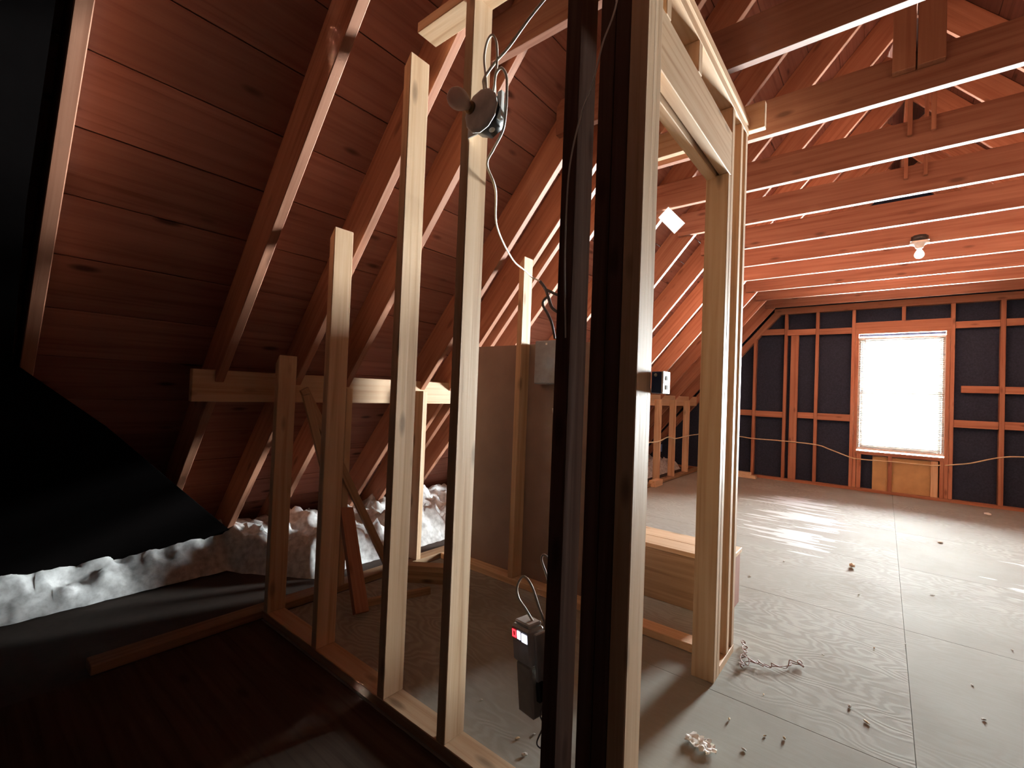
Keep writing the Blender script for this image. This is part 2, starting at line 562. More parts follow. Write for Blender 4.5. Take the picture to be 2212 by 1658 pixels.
# ------------------------------------------------------------------ roof
def build_roof(sign, name, label):
    R = root(name, label, 'roof', kind='structure')
    def X(x):
        return x if sign > 0 else 2 * RIDGE - x
    for y in RY:
        if sign < 0 and y in (1.19, 2.31, 2.43):
            continue
        x0, x1 = EAVE, RIDGE - .02
        p0 = Vector((x0, y, roof_z(x0))) + Vector((NX, 0, NZ)) * RD / 2
        p1 = Vector((x1, y, roof_z(x1))) + Vector((NX, 0, NZ)) * RD / 2
        if y in (1.19, 2.31, 2.43):
            p1 = p0 + (p1 - p0) * (.86 if y != 2.43 else .74)
        p0.x, p1.x = X(p0.x), X(p1.x)
        stick('rafter', R, p0, p1, .038, RD, (0, 1, 0), 'rafter')
    # roof boards, laid along the ridge, each course broken at a different rafter
    w = .235
    n = int(((RIDGE - EAVE) / UX + .5) / w)
    base = Vector((EAVE, 0, roof_z(EAVE))) + Vector((NX, 0, NZ)) * (RD + .0115)
    base -= Vector((UX, 0, UZ)) * .12
    rng = random.Random(5 if sign > 0 else 9)
    for k in range(n + 1):
        c = base + Vector((UX, 0, UZ)) * (w * (k + .5))
        if c.x > RIDGE - .05:
            break
        cuts = [-1.7] + sorted(rng.sample([.82, 2.05, 3.30, 4.53, 5.73, 6.35], 2)) + [8.05]
        for a, b in zip(cuts, cuts[1:]):
            lift = rng.uniform(0, .004)
            cc = c + Vector((NX, 0, NZ)) * lift
            px = X(cc.x)
            stick('roof_board', R, (px, a + .002, cc.z), (px, b - .002, cc.z), .023, w - rng.uniform(.002, .005), (NX * sign, 0, NZ), 'deck' if sign > 0 else 'deck_shaded', bevel=.002)
    # felt over the boards closes the roof
    pts = []
    for x in (EAVE - .45, RIDGE + .02):
        pts.append((X(x), roof_z(x)))
    o1 = RD + .034
    o2 = o1 + .05
    poly = []
    for x, o in ((EAVE - .6, o1), (RIDGE + .18, o1), (RIDGE + .18, o2), (EAVE - .6, o2)):
        q = Vector((x, 0, roof_z(x))) + Vector((NX, 0, NZ)) * o
        poly.append((X(q.x), q.z))
    prism('roof_felt', R, poly, 'y', -1.95, 8.2, 'shell')
    return R
roofL = build_roof(1, 'roof_left', 'steep rafter roof slope with rough boards behind the partition')
roofR = build_roof(-1, 'roof_right', 'opposite rafter roof slope above the ceiling joists')
block('ridge_board', roofL, (RIDGE - .019, RIDGE + .019), (-1.7, 8.05), (roof_z(RIDGE) - .02, roof_z(RIDGE) + .25), 'rafter')

# ------------------------------------------------------------------ ceiling joists
ceil = root('ceiling', 'open ceiling of parallel joists spanning between the roof slopes', 'ceiling', kind='structure')
for y in JY:
    xl = -2.4 + (JB - 1.195) / S - .12
    xr = 2 * RIDGE - xl
    poly = [(xl + .09, JB), (xr - .09, JB), (xr + .05, JB + RD), (xl - .05, JB + RD)]
    L = xr - xl
    stick('joist', ceil, (xl + .0, y, JB + RD / 2), (xr - .0, y, JB + RD / 2), .038, RD, (0, 1, 0), 'joist')
for x0, x1, y0, y1 in ((.0, .078, 2.57, 2.608), (.084, .174, 2.57, 2.608)):
    block('ridge_hanger', ceil, (x0, x1), (y0, y1), (2.62, 4.1), 'rafter')
for y in (3.215, 3.825):
    for x in (.07, .165):
        block('ridge_hanger', ceil, (x, x + .02), (y, y + .025), (2.62, 4.1), 'rafter')

# ------------------------------------------------------------------ far gable wall
WF = root('wall_far', 'gable wall of orange studs over black fiberboard with the window', 'wall', kind='structure')
sh0, sh1 = YF + .091, YF + .105
wx0, wx1, wz0, wz1 = -.30, .60, .56, 2.10
# sheathing panels around the window
for x0, x1, z0, z1 in ((-3.62, -1.60, 0, 4.7), (-1.60, -.335, 0, 4.7), (-.335, .635, 0, wz0 - .02), (-.335, .635, wz1 + .02, 4.7), (.635, 1.09, 0, 4.7), (1.09, 2.3, 0, 4.7), (2.3, 3.9, 0, 4.7)):
    block('fiberboard_panel', WF, (x0 + .001, x1 - .001), (sh0, sh1), (z0, z1), 'felt', grain=2, bevel=0)
# siding outside keeps daylight out of the joints
for x0, x1, z0, z1 in ((-4.4, wx0 - .03, -.3, 5.4), (wx1 + .03, 4.6, -.3, 5.4), (wx0 - .03, wx1 + .03, -.3, wz0 - .03), (wx0 - .03, wx1 + .03, wz1 + .03, 5.4)):
    block('siding', WF, (x0, x1), (sh1 + .001, sh1 + .02), (z0, z1), 'shell', bevel=0)
def fstud(x0, x1, z0=.038, z1=None, y0=YF, y1=YF + .089, mat='rafter'):
    zt0 = min(2.495, roof_z(x0) - .03) if z1 is None else z1
    zt1 = min(2.495, roof_z(x1) - .03) if z1 is None else z1
    stud_cut('stud', WF, x0, x1, y0, y1, z0, zt0, zt1, mat)
for x0 in (-2.01, -1.603, -1.19, -.795):
    fstud(x0, x0 + .04)
fstud(-1.103, -1.003, z1=2.17, y0=YF + .005, y1=YF + .043)
fstud(-.372, -.332)
fstud(-.330, -.292, z1=2.15)
fstud(-.288, -.240, z1=.50)
fstud(.632, .672)
fstud(.592, .630, z1=2.15)
fstud(.552, .590, z1=.50)
fstud(.048, .090, z1=.50)
fstud(.158, .198, z0=2.31)
fstud(.470, .540, z1=.49, mat='stud')
for x0 in (1.066, 1.475, 1.88, 2.29):
    fstud(x0, x0 + .045, z1=min(2.495, roof_z(2 * RIDGE - x0 - .05) - .03))
block('sill_plate', WF, (-3.4, 3.6), (YF, YF + .089), (.0, .036), 'rafter')
block('top_plate', WF, (-1.33, 1.55), (YF, YF + .089), (2.497, 2.585), 'rafter')
block('header', WF, (-.332, .632), (YF, YF + .08), (2.15, 2.31), 'rafter')
block('window_sill_block', WF, (-.292, .592), (YF, YF + .085), (.50, .545), 'rafter')
# blocking rows
for x0, x1, z0, z1 in ((-1.563, -1.192, 2.19, 2.277), (-1.15, -.797, 2.172, 2.258), (-.755, -.374, 2.165, 2.25), (.674, 1.064, 2.176, 2.26), (1.113, 1.473, 2.18, 2.266),
                       (-1.97, -1.605, .945, 1.032), (-1.563, -1.192, .938, 1.026), (-1.0, -.797, .948, 1.033), (-.755, -.374, .938, 1.032), (.674, 1.064, .938, 1.03), (1.113, 1.473, .941, 1.036),
                       (.735, 1.064, 1.37, 1.456), (1.113, 1.473, 1.366, 1.452)):
    block('blocking', WF, (x0, x1), (YF + .004, YF + .042), (z0, z1), 'rafter')
# rake plate following the roof
for sgn in (1, -1):
    a, b = Vector((-3.3, YF + .045, roof_z(-3.3) + .02)), Vector((-1.27, YF + .045, roof_z(-1.27) + .02))
    if sgn < 0:
        a.x, b.x = 2 * RIDGE - a.x, 2 * RIDGE - b.x
    stick('rake_plate', WF, a, b, .089, .09, (0, 1, 0), 'rafter')

# window
W1 = root('window_1', 'tall white window blown out with daylight in the gable wall', 'window', kind='structure')
yw0, yw1 = YF + .03, YF + .105
block('frame_jamb', W1, (wx0, wx0 + .035), (yw0, yw1), (wz0, wz1), 'vinyl')
block('frame_jamb', W1, (wx1 - .035, wx1), (yw0, yw1), (wz0, wz1), 'vinyl')
block('frame_head', W1, (wx0 + .035, wx1 - .035), (yw0, yw1), (wz1 - .035, wz1), 'vinyl')
block('frame_sill', W1, (wx0 + .035, wx1 - .035), (yw0, yw1), (wz0, wz0 + .035), 'vinyl')
zm = 1.345
for za, zb, yy in ((wz0 + .035, zm + .02, YF + .060), (zm - .02, wz1 - .035, YF + .082)):
    sh = root_sash = bpy.data.objects.new('sash', None)
    COL.objects.link(sh); sh.parent = W1
    xa, xb = wx0 + .036, wx1 - .036
    for xs in ((xa, xa + .035), (xb - .035, xb)):
        block('stile', sh, xs, (yy - .01, yy + .01), (za, zb), 'vinyl')
    for zs in ((za, za + .04), (zb - .04, zb)):
        block('rail', sh, (xa + .035, xb - .035), (yy - .01, yy + .01), zs, 'vinyl')
    bm = bmesh.new(); bm_box(bm, xa + .03, xb - .03, yy - .002, yy + .002, za + .03, zb - .03)
    link('pane', from_bm(bm, 'pane'), 'pane', sh)

# mini blind in front of the window
BL = root('window_blind', 'white horizontal mini blind hanging in front of the gable window', 'blind', (.15, YF + .018, 2.08))
def loc_block(name, parent, org, x, y, z, mat, **k):
    return block(name, parent, (x[0] - org[0], x[1] - org[0]), (y[0] - org[1], y[1] - org[1]), (z[0] - org[2], z[1] - org[2]), mat, **k)
og = (.15, YF + .018, 2.08)
loc_block('head_rail', BL, og, (-.288, .588), (YF + .002, YF + .028), (2.072, 2.098), 'vinyl')
loc_block('bottom_rail', BL, og, (-.283, .583), (YF + .006, YF + .026), (.578, .592), 'vinyl')
bm = bmesh.new()
prof = [(-.0125, -.0012), (-.006, .0012), (0, .0020), (.006, .0012), (.0125, -.0012)]
top = [[bm.verts.new((x, y, z + .0004)) for y, z in prof] for x in (-.433, .433)]
bot = [[bm.verts.new((x, y, z - .0004)) for y, z in prof] for x in (-.433, .433)]
for i in range(4):
    bm.faces.new((top[0][i], top[1][i], top[1][i + 1], top[0][i + 1]))
    bm.faces.new((bot[0][i], bot[0][i + 1], bot[1][i + 1], bot[1][i]))
bm.faces.new((top[0][0], bot[0][0], bot[1][0], top[1][0])); bm.faces.new((top[0][4], top[1][4], bot[1][4], bot[0][4]))
bmesh.ops.recalc_face_normals(bm, faces=bm.faces[:])
slat_me = from_bm(bm, 'slat')
nz = 62
rs = random.Random(3)
for i in range(nz):
    z = .604 + (2.062 - .604) * i / (nz - 1)
    o = link('slat', slat_me, 'slat', BL)
    o.location = (rs.uniform(-.006, .006), 0, z - og[2])
    o.rotation_euler = ((-.38 if z < .95 else -.50) + rs.uniform(-.05, .05), rs.uniform(-.006, .006), rs.uniform(-.006, .006))
for x in (-.18, .48):
    tube('ladder_cord', BL, [(x - .15, -.014, -.005), (x - .15, -.014, -.75), (x - .15, -.014, -1.49)], .0012, 'white', 5, 3)
tube('tilt_wand', BL, [(-.37, -.022, -.01), (-.372, -.024, -.4), (-.371, -.022, -.78)], .004, 'vinyl', 6, 3)

# ------------------------------------------------------------------ walls out of view that close the attic
WB = root('wall_back', 'unseen black end wall set close behind the camera', 'wall', kind='structure')
for i in range(7):
    block('fiberboard_panel', WB, (-3.7 + i * 1.1, -3.7 + i * 1.1 + 1.098), (-.66, -.60), (-.02, 4.8), 'flat_black', bevel=0)  # unseen wall, kept black and close to cut bounced light

# knee walls
def knee(name, label, xs):
    K = root(name, label, 'wall', kind='structure')
    def B(nm, x0, x1, y0, y1, z0, z1, mat='stud'):
        if xs < 0:
            x0, x1 = 2 * RIDGE - x1, 2 * RIDGE - x0
        block(nm, K, (x0, x1), (y0, y1), (z0, z1), mat)
    B('ledger', -2.478, -2.440, .71, YF - .01, 1.055, 1.205)
    B('sole_plate', -2.440, -2.351, .40, YF - .01, 0, .038, 'old')
    for y in (.80, 1.45, 2.0, 2.67, 3.30, 3.91, 4.53, 5.13, 5.73, 6.14, 6.70, 7.30):
        if y == .80:
            continue
        B('stud', -2.440, -2.351, y - .019, y + .019, .038, 1.14)
    return K
KL = knee('wall_knee_left', 'low knee wall of short studs under the roof slope', 1)
KR = knee('wall_knee_right', 'low knee wall of short studs below the opposite slope', -1)

# ------------------------------------------------------------------ partition with the open studs (runs across)
PY0, PY1 = 1.03, 1.119
PA = root('wall_partition', 'open stud partition of tall bare studs in the foreground', 'wall', kind='structure')
block('sole_plate', PA, (-2.40, -.457), (PY0, PY1), (.0005, .038), 'stud')
block('top_plate', PA, (-1.34, -.457), (PY0, PY1), (2.44, 2.478), 'stud')
def pstud(xr, zt=None, w=.038, mat='stud'):
    if zt is None:
        stud_cut('stud', PA, xr - w, xr, PY0, PY1, .038, roof_z(xr - w) - .012, roof_z(xr) - .012)
    else:
        stud_cut('stud', PA, xr - w, xr, PY0, PY1, .038, zt, zt, mat)
pstud(-2.305); pstud(-1.842); pstud(-1.370); pstud(-1.052, 2.44)
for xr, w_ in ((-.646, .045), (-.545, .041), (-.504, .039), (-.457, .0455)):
    pstud(xr, 2.44, w_, 'stud' if xr == -.457 else 'post')  # all but the end stud use the shade-darkened pine

# door wall (runs away from the partition)
DX0, DX1 = -.61, -.52
D1 = root('door_1', 'rough door opening framed with studs and a deep header', 'door frame', kind='structure')
block('jack_stud', D1, (DX0, DX1), (1.235, 1.273), (.0, 2.10), 'stud')
block('king_stud', D1, (DX0, DX1), (1.196, 1.234), (.0, 2.40), 'stud')
block('jack_stud', D1, (DX0, DX1), (2.017, 2.055), (.0, 2.10), 'stud')
block('king_stud', D1, (DX0, DX1), (2.058, 2.096), (.0, 2.40), 'stud')
block('end_stud', D1, (DX0 + .045, DX1), (2.205, 2.243), (.038, 2.40), 'stud')
block('end_stud', D1, (DX0, DX0 + .038), (2.25, 2.34), (.038, 2.40), 'stud')
block('end_stud', D1, (DX0 + .045, DX1), (2.29, 2.328), (.038, 2.40), 'stud')
block('sole_plate', D1, (DX0, DX1), (2.098, 2.335), (.0005, .038), 'stud')
block('header_board', D1, (DX1 - .040, DX1), (1.236, 2.056), (2.102, 2.285), 'stud')
block('header_board', D1, (DX0, DX0 + .040), (1.236, 2.056), (2.090, 2.275), 'stud')
block('cripple_stud', D1, (DX0, DX1), (1.60, 1.638), (2.287, 2.40), 'stud')
block('cripple_stud', D1, (DX0, DX1), (1.30, 1.338), (2.287, 2.40), 'stud')
block('top_plate', D1, (DX0, DX1), (1.121, 2.34), (2.40, 2.438), 'stud')
block('top_plate', D1, (DX0 + .004, DX1 + .006), (1.121, 2.335), (2.440, 2.478), 'stud')

# closet back wall with hardboard
CW = root('wall_closet', 'closet back wall with brown hardboard fixed behind its studs', 'wall', kind='structure')
block('sole_plate', CW, (-2.345, -.615), (2.19, 2.279), (.0005, .038), 'stud')
for xr in (-1.715, ):
    stud_cut('stud', CW, xr - .038, xr, 2.19, 2.279, .038, roof_z(xr - .038) - .012, roof_z(xr) - .012)
stud_cut('stud', CW, -1.15, -1.112, 2.19, 2.279, .038, 1.455, 1.455)
block('hardboard_panel', CW, (-2.17, -1.115), (2.281, 2.293), (.0, 1.455), 'panel', bevel=.001)
block('top_member', CW, (-1.28, -.455), (2.345, 2.383), (2.43, 2.555), 'stud')

# ------------------------------------------------------------------ loose insulation at the eaves
def insulation(name, label, sgn):
    bm = bmesh.new()
    nx, ny = 46, 300
    grid = []
    for j in range(ny + 1):
        row = []
        for i in range(nx + 1):
            y = -.58 + 8.5 * j / ny
            xe = 2.82 + .46 * max(0, min(1, (1.45 - y) / .3))
            x = -3.72 + (3.72 - xe + .15) * i / nx
            q = Vector((x * 3.0, y * 3.0, 1.3))
            h = .13 + .12 * noise.noise(q) + .075 * noise.noise(q * 3.1) + .05 * noise.noise(q * 8.3)
            h += .05 * abs(noise.noise(q * 6.0 + Vector((9, 0, 0))))
            h += .10 * math.exp(-((x + 2.75) / .16) ** 2 - ((y - 1.62) / .22) ** 2) + .09 * math.exp(-((x + 2.75) / .16) ** 2 - ((y - 2.45) / .22) ** 2)
            edge = max(0, (x + xe) / .14)
            h = h * (1 - min(1, edge)) + .0 * edge - .02 * edge
            h += max(0, -3.1 - x) * .35
            h = min(h, (1.195 + S * (x + 2.4)) + .16) if x < -3.3 else h
            xx = x if sgn > 0 else 2 * RIDGE - x
            row.append(bm.verts.new((xx + .012 * noise.noise(q * 9), y + .012 * noise.noise(q * 9 + Vector((4, 4, 4))), max(h, -.02))))
        grid.append(row)
    for j in range(ny):
        for i in range(nx):
            fc = bm.faces.new((grid[j][i], grid[j][i + 1], grid[j + 1][i + 1], grid[j + 1][i]))
            fc.smooth = True
    bmesh.ops.recalc_face_normals(bm, faces=bm.faces[:])
    o = link(name, from_bm(bm, name), 'insul')
    return tag(o, label, 'insulation', kind='stuff')
insulation('loose_insulation', 'fluffy white loose insulation heaped along the eaves behind the knee wall', 1)

# added flat black sheet under the rafters next to the camera, its lower edge running down to the eaves
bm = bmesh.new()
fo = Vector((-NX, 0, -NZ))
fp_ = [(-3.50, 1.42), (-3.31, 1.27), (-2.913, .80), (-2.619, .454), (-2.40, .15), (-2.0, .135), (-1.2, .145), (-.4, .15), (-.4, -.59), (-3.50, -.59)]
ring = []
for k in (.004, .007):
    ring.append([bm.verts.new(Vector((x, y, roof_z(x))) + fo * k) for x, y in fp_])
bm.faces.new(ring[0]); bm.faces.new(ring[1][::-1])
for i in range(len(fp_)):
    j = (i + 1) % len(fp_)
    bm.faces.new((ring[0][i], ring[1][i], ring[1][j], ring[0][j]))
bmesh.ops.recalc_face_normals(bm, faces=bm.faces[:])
tag(link('black_sheet', from_bm(bm, 'black_sheet'), 'flat_black'), 'added black sheet covering the lower rafters down to the eaves insulation', 'sheet')

# ------------------------------------------------------------------ loose lumber by the knee wall
def lumber(name, label, p0, p1, w, d, mat='old', side=None, group=None):
    o = stick(name, None, p0, p1, w, d, side, mat, .002)
    return tag(o, label, 'lumber', group)
lumber('brace_board', 'dark brown board leaning steeply across the knee wall studs', (-2.325, 1.17, 1.13), (-2.325, 1.75, .06), .045, .02, side=(0, 1, 0))
lumber('brace_board', 'shorter dark stick leaning beside the long dark brace', (-2.30, 1.17, 1.10), (-2.315, 1.33, .60), .040, .02, side=(0, 1, 0))
lumber('brace_board', 'reddish brace board with its foot on the closet floor', (-2.30, 1.425, .48), (-2.0, 1.35, .03), .075, .03, mat='rafter', side=(0, 1, 0))
lumber('plank_offcut', 'short flat plank offcut lying on the closet floor', (-2.23, 1.80, .035), (-1.98, 1.98, .035), .13, .07, side=(0, 0, 1))
lumber('plank_offcut', 'thin brown stick lying on the dark closet floor', (-2.12, 1.40, .012), (-1.98, 1.78, .012), .05, .024, side=(0, 0, 1))

# stepped lumber piece at the far wall
T = root('floor_lumber', 'two pale boards stacked on the floor against the far wall', 'lumber', (-1.62, 7.80, 0))
block('board', T, (-.20, .13), (-.06, .05), (.0, .04), 'chip')
block('board', T, (-.20, .05), (-.05, .06), (.04, .08), 'chip')

lumber('block_offcut', 'pale wood block on the floor at the knee wall foot', (-2.33, 5.85, .041), (-2.33, 6.10, .041), .09, .08, mat='stud', side=(1, 0, 0))
# platform beyond the doorway
PB = root('low_platform', 'low boxed platform with pale top beyond the door opening', 'platform', (-1.1, 2.62, 0))
block('front_board', PB, (-.5, .47), (.0, .038), (.0, .285), 'old')
block('side_board', PB, (.43, .468), (.039, .31), (.0, .285), 'deck')
block('side_board', PB, (-.5, -.462), (.039, .31), (.0, .285), 'deck')
block('top_board', PB, (-.505, .475), (-.005, .15), (.286, .312), 'stud')
block('top_board', PB, (-.505, .475), (.153, .32), (.286, .312), 'stud')
# cardboard under the window
cb = block('cardboard_sheet', None, (-.115, .47), (YF + .046, YF + .052), (.03, .49), 'card', bevel=.001)
tag(cb, 'brown cardboard sheet tucked between studs under the window', 'cardboard')

# ------------------------------------------------------------------ near lamp on the partition stud
LN = root('lamp_holder', 'round metal junction box lamp with clear bulb on the tall stud', 'lamp', (-.941, .965, 1.978))
lathe('cover_plate', LN, [(0, .006), (.052, .006), (.060, .004), (.064, 0), (.064, -.003), (0, -.003)], 'steel', 12, (0, 0, 0), (0, -1, 0))
ob = lathe('junction_box', LN, [(0, -.003), (.056, -.003), (.058, -.006), (.058, -.055), (.055, -.058), (0, -.058)], 'black', 8, (0, 0, 0), (0, -1, 0))
for a in range(0, 8, 2):
    an = math.pi / 8 + a * math.pi / 4
    lathe('knockout', ob, [(0, .0), (.009, .0), (.010, -.002), (0, -.002)], 'steel', 12, (.0545 * math.cos(an), .0545 * math.sin(an), -.03), (math.cos(an), math.sin(an), 0))
block('strap', LN, (.045, .062), (.02, .034), (-.03, .05), 'steel', bevel=.001)
so = lathe('socket', LN, [(0, .0), (.019, .0), (.019, .006), (.015, .010), (0, .010)], 'brass', 16, (-.036, -.006, .018), (0, -1, 0))
lathe('bulb', LN, [(.012, .0), (.015, .008), (.023, .018), (.029, .032), (.0305, .044), (.028, .057), (.020, .068), (.009, .074), (0, .075)], 'bulb_clear', 24, (-.036, -.0165, .018), (0, -1, 0))
tube('filament', LN, [(-.040, -.022, .018), (-.041, -.055, .024), (-.031, -.058, .024), (-.032, -.022, .018)], .0012, 'steel', 5, 6)
block('mounting_bracket', LN, (-.11, .0), (.058, .064), (-.02, .02), 'steel', bevel=.001)

# cables
def cable(label, pts, rad, mat, n=8, group=None, flat=1.0, name='cable', seg=8):
    return tag(tube(name, None, pts, rad, mat, seg, n, flat), label, 'cable', group)
cable('cream cable dropping from the joists to the round junction box', [(-.62, 1.07, 2.40), (-.70, 1.03, 2.30), (-.75, 1.0, 2.236), (-.805, 1.0, 2.205), (-.87, 1.0, 2.16), (-.923, 1.0, 2.135), (-.960, .995, 2.10), (-.955, .99, 2.07), (-.950, .99, 2.046)], .0045, 'cable')
cable('cream cable loop standing above the round junction box', [(-.948, .997, 2.046), (-.957, .997, 2.108), (-.966, .997, 2.169), (-.955, .997, 2.214), (-.935, .997, 2.222), (-.918, .997, 2.19), (-.913, .997, 2.132), (-.918, .997, 2.078), (-.923, .997, 2.042)], .0038, 'cable')
cable('cream cable curling out of the junction box and sagging across the closet', [(-.937, 1.02, 2.04), (-.920, 1.0, 2.092), (-.893, .995, 2.103), (-.872, .995, 2.07), (-.868, .995, 2.02), (-.873, 1.0, 1.97), (-.90, 1.02, 1.93), (-.97, 1.06, 1.915), (-1.028, 1.095, 1.895), (-1.045, 1.16, 1.84), (-1.20, 1.35, 1.80), (-1.42, 1.72, 1.80), (-1.56, 2.0, 1.83), (-1.60, 2.12, 1.825), (-1.551, 2.15, 1.794), (-1.515, 2.15, 1.75)], .0042, 'cable')
PC = root('panel_cables', 'bundle of dark cables twisting down into the grey panel', 'cable', (-1.50, 2.15, 1.47))
def sub(parent, o):
    o.parent = parent
    o.matrix_parent_inverse = parent.matrix_basis.inverted()
    for k in ('label', 'category'):
        if k in o:
            del o[k]
    return o
sub(PC, cable('dark cable dropping into the top of the grey panel', [(-1.555, 2.14, 1.80), (-1.52, 2.15, 1.75), (-1.499, 2.15, 1.70), (-1.475, 2.16, 1.64), (-1.42, 2.18, 1.60), (-1.395, 2.2, 1.56), (-1.40, 2.2, 1.50)], .009, 'dcable'))
sub(PC, cable('dark looped cable end above the grey panel', [(-1.50, 2.15, 1.71), (-1.53, 2.15, 1.69), (-1.535, 2.15, 1.66), (-1.505, 2.15, 1.615), (-1.485, 2.17, 1.56), (-1.478, 2.2, 1.47)], .008, 'dcable'))
sub(PC, cable('dark cable branching sideways above the grey panel', [(-1.52, 2.15, 1.75), (-1.46, 2.16, 1.72), (-1.40, 2.17, 1.69), (-1.33, 2.18, 1.64)], .008, 'dcable'))
cable('thin dark wire hanging in front of the corner posts', [(-.50, .99, 2.30), (-.519, .985, 2.103), (-.553, .985, 2.017), (-.575, .985, 1.934), (-.605, .985, 1.864), (-.629, .985, 1.777), (-.643, .99, 1.685), (-.650, 1.0, 1.50), (-.652, 1.02, 1.30)], .0022, 'lcable')
cable('tan cable stapled across the far studs beside the window', [(-2.35, YF - .008, .60), (-1.81, YF - .008, .606), (-1.579, YF - .008, .591), (-1.184, YF - .008, .593), (-.758, YF - .008, .578), (-.593, YF - .008, .529), (-.363, YF - .008, .448), (-.235, YF - .008, .431), (.081, YF - .008, .439), (.473, YF - .008, .439), (.56, YF - .008, .452)], .0075, 'ycable')
cable('tan cable rising across the far studs away from the window', [(.60, YF - .008, .455), (.685, YF - .008, .475), (.834, YF - .008, .513), (1.067, YF - .008, .606), (1.271, YF - .008, .639), (1.7, YF - .008, .65)], .0075, 'ycable')
cable('tan cable running through the knee wall studs', [(-2.341, 5.4, .60), (-2.341, 6.0, .58), (-2.341, 6.4, .62), (-2.341, 6.7, .585), (-2.341, 7.3, .60), (-2.341, 7.8, .60)], .0075, 'ycable')
cable('short white cable end on the brown hardboard below the grey panel', [(-1.519, 2.272, 1.07), (-1.512, 2.272, 1.04), (-1.492, 2.272, .966)], .007, 'white')

# grey electrical panel
EP = root('electrical_panel', 'grey metal electrical box mounted on the brown hardboard', 'electrical box', (-1.535, 2.28, 1.21))
block('box', EP, (-.085, .085), (-.075, .0), (.0, .255), 'greybox', bevel=.004)
dr = block('cover', EP, (-.080, .080), (-.081, -.0755), (.006, .249), 'greybox', bevel=.002)
block('latch', dr, (.10, .112), (-.006, .006), (-.004, -.0028), 'steel', bevel=.0005)

# outlet box at the doorway
OB = root('outlet_box', 'blue plastic outlet box with white front on the corner post', 'outlet', (-.4565, 1.118, 1.163))
block('box', OB, (.0, .026), (.0, .045), (.0, .055), 'blue', bevel=.002)
fp = block('cover', OB, (.0265, .031), (-.001, .046), (.0, .056), 'white', bevel=.001)
for z in (.010, .033):
    block('socket', OB, (.0312, .0318), (.016, .030), (z, z + .012), 'dust', bevel=.0002)
lathe('nail', OB, [(0, .004), (.004, .003), (.004, 0), (0, 0)], 'steel', 8, (.012, -.0005, .046), (0, -1, 0))

KB = root('outlet_box', 'small blue outlet box nailed inside the far knee wall', 'outlet', (-2.36, 6.30, .435))
block('box', KB, (-.05, .0), (-.14, -.08), (.0, .09), 'blue', bevel=.003)
block('flange', KB, (.0, .004), (-.145, -.075), (-.005, .095), 'blue', bevel=.001)
# plug-in power unit hanging on the corner post
PU = root('power_unit', 'grey plug-in unit with glowing display hung on the corner post', 'power unit', (-.744, 1.06, .27))
PU.rotation_euler = (math.radians(2), math.radians(-6), math.radians(-14))
block('lower_body', PU, (-.032, .034), (-.022, .030), (.0, .135), 'putty', bevel=.005)
ub = block('upper_body', PU, (-.040, .040), (-.026, .030), (.136, .235), 'white', bevel=.006)
block('clip', PU, (.041, .050), (-.012, .030), (.10, .225), 'white', bevel=.004)
block('top_cap', PU, (-.030, .034), (-.020, .026), (.2355, .247), 'white', bevel=.004)
block('display_bezel', PU, (-.036, .036), (-.0275, -.0262), (.196, .228), 'gcable', bevel=.0005)
def seg_ring(parent, cx_, cz_, w, h, mat, y):
    bm = bmesh.new()
    t = .0035
    bm_box(bm, cx_ - w, cx_ + w, y, y + .001, cz_ + h - t, cz_ + h)
    bm_box(bm, cx_ - w, cx_ + w, y, y + .001, cz_ - h, cz_ - h + t)
    bm_box(bm, cx_ - w, cx_ - w + t, y, y + .001, cz_ - h + t, cz_ + h - t)
    bm_box(bm, cx_ + w - t, cx_ + w, y, y + .001, cz_ - h + t, cz_ + h - t)
    return link('digit', from_bm(bm, 'digit'), mat, parent)
seg_ring(PU, -.024, .212, .008, .010, 'red_led', -.0288)
block('indicator', PU, (-.010, .004), (-.0288, -.0278), (.202, .223), 'white_led', bevel=.0002)
block('indicator', PU, (.010, .033), (-.0288, -.0278), (.200, .222), 'white_led', bevel=.0002)
block('plug', PU, (.035, .050), (-.010, .012), (.045, .098), 'black', bevel=.004)
sub(PU, cable('cream cord looping over the glowing power unit', [(-.752, 1.062, .515), (-.775, 1.06, .54), (-.804, 1.06, .565), (-.811, 1.06, .595), (-.791, 1.06, .630), (-.762, 1.06, .615), (-.733, 1.06, .563), (-.706, 1.06, .51), (-.695, 1.06, .42), (-.692, 1.06, .36)], .0035, 'cable', name='power_cord'))
sub(PU, cable('second cream cord loop behind the power unit by the post', [(-.692, 1.10, .38), (-.70, 1.10, .47), (-.716, 1.10, .575), (-.735, 1.10, .632), (-.757, 1.10, .675), (-.747, 1.10, .692), (-.722, 1.10, .67), (-.705, 1.10, .613), (-.694, 1.10, .55)], .0033, 'putty', name='power_cord'))
sub(PU, cable('thin dark cord dangling below the power unit', [(-.70, 1.05, .315), (-.708, 1.05, .285), (-.704, 1.06, .252), (-.722, 1.06, .202), (-.714, 1.06, .190), (-.697, 1.06, .194)], .0022, 'gcable', name='power_cord'))

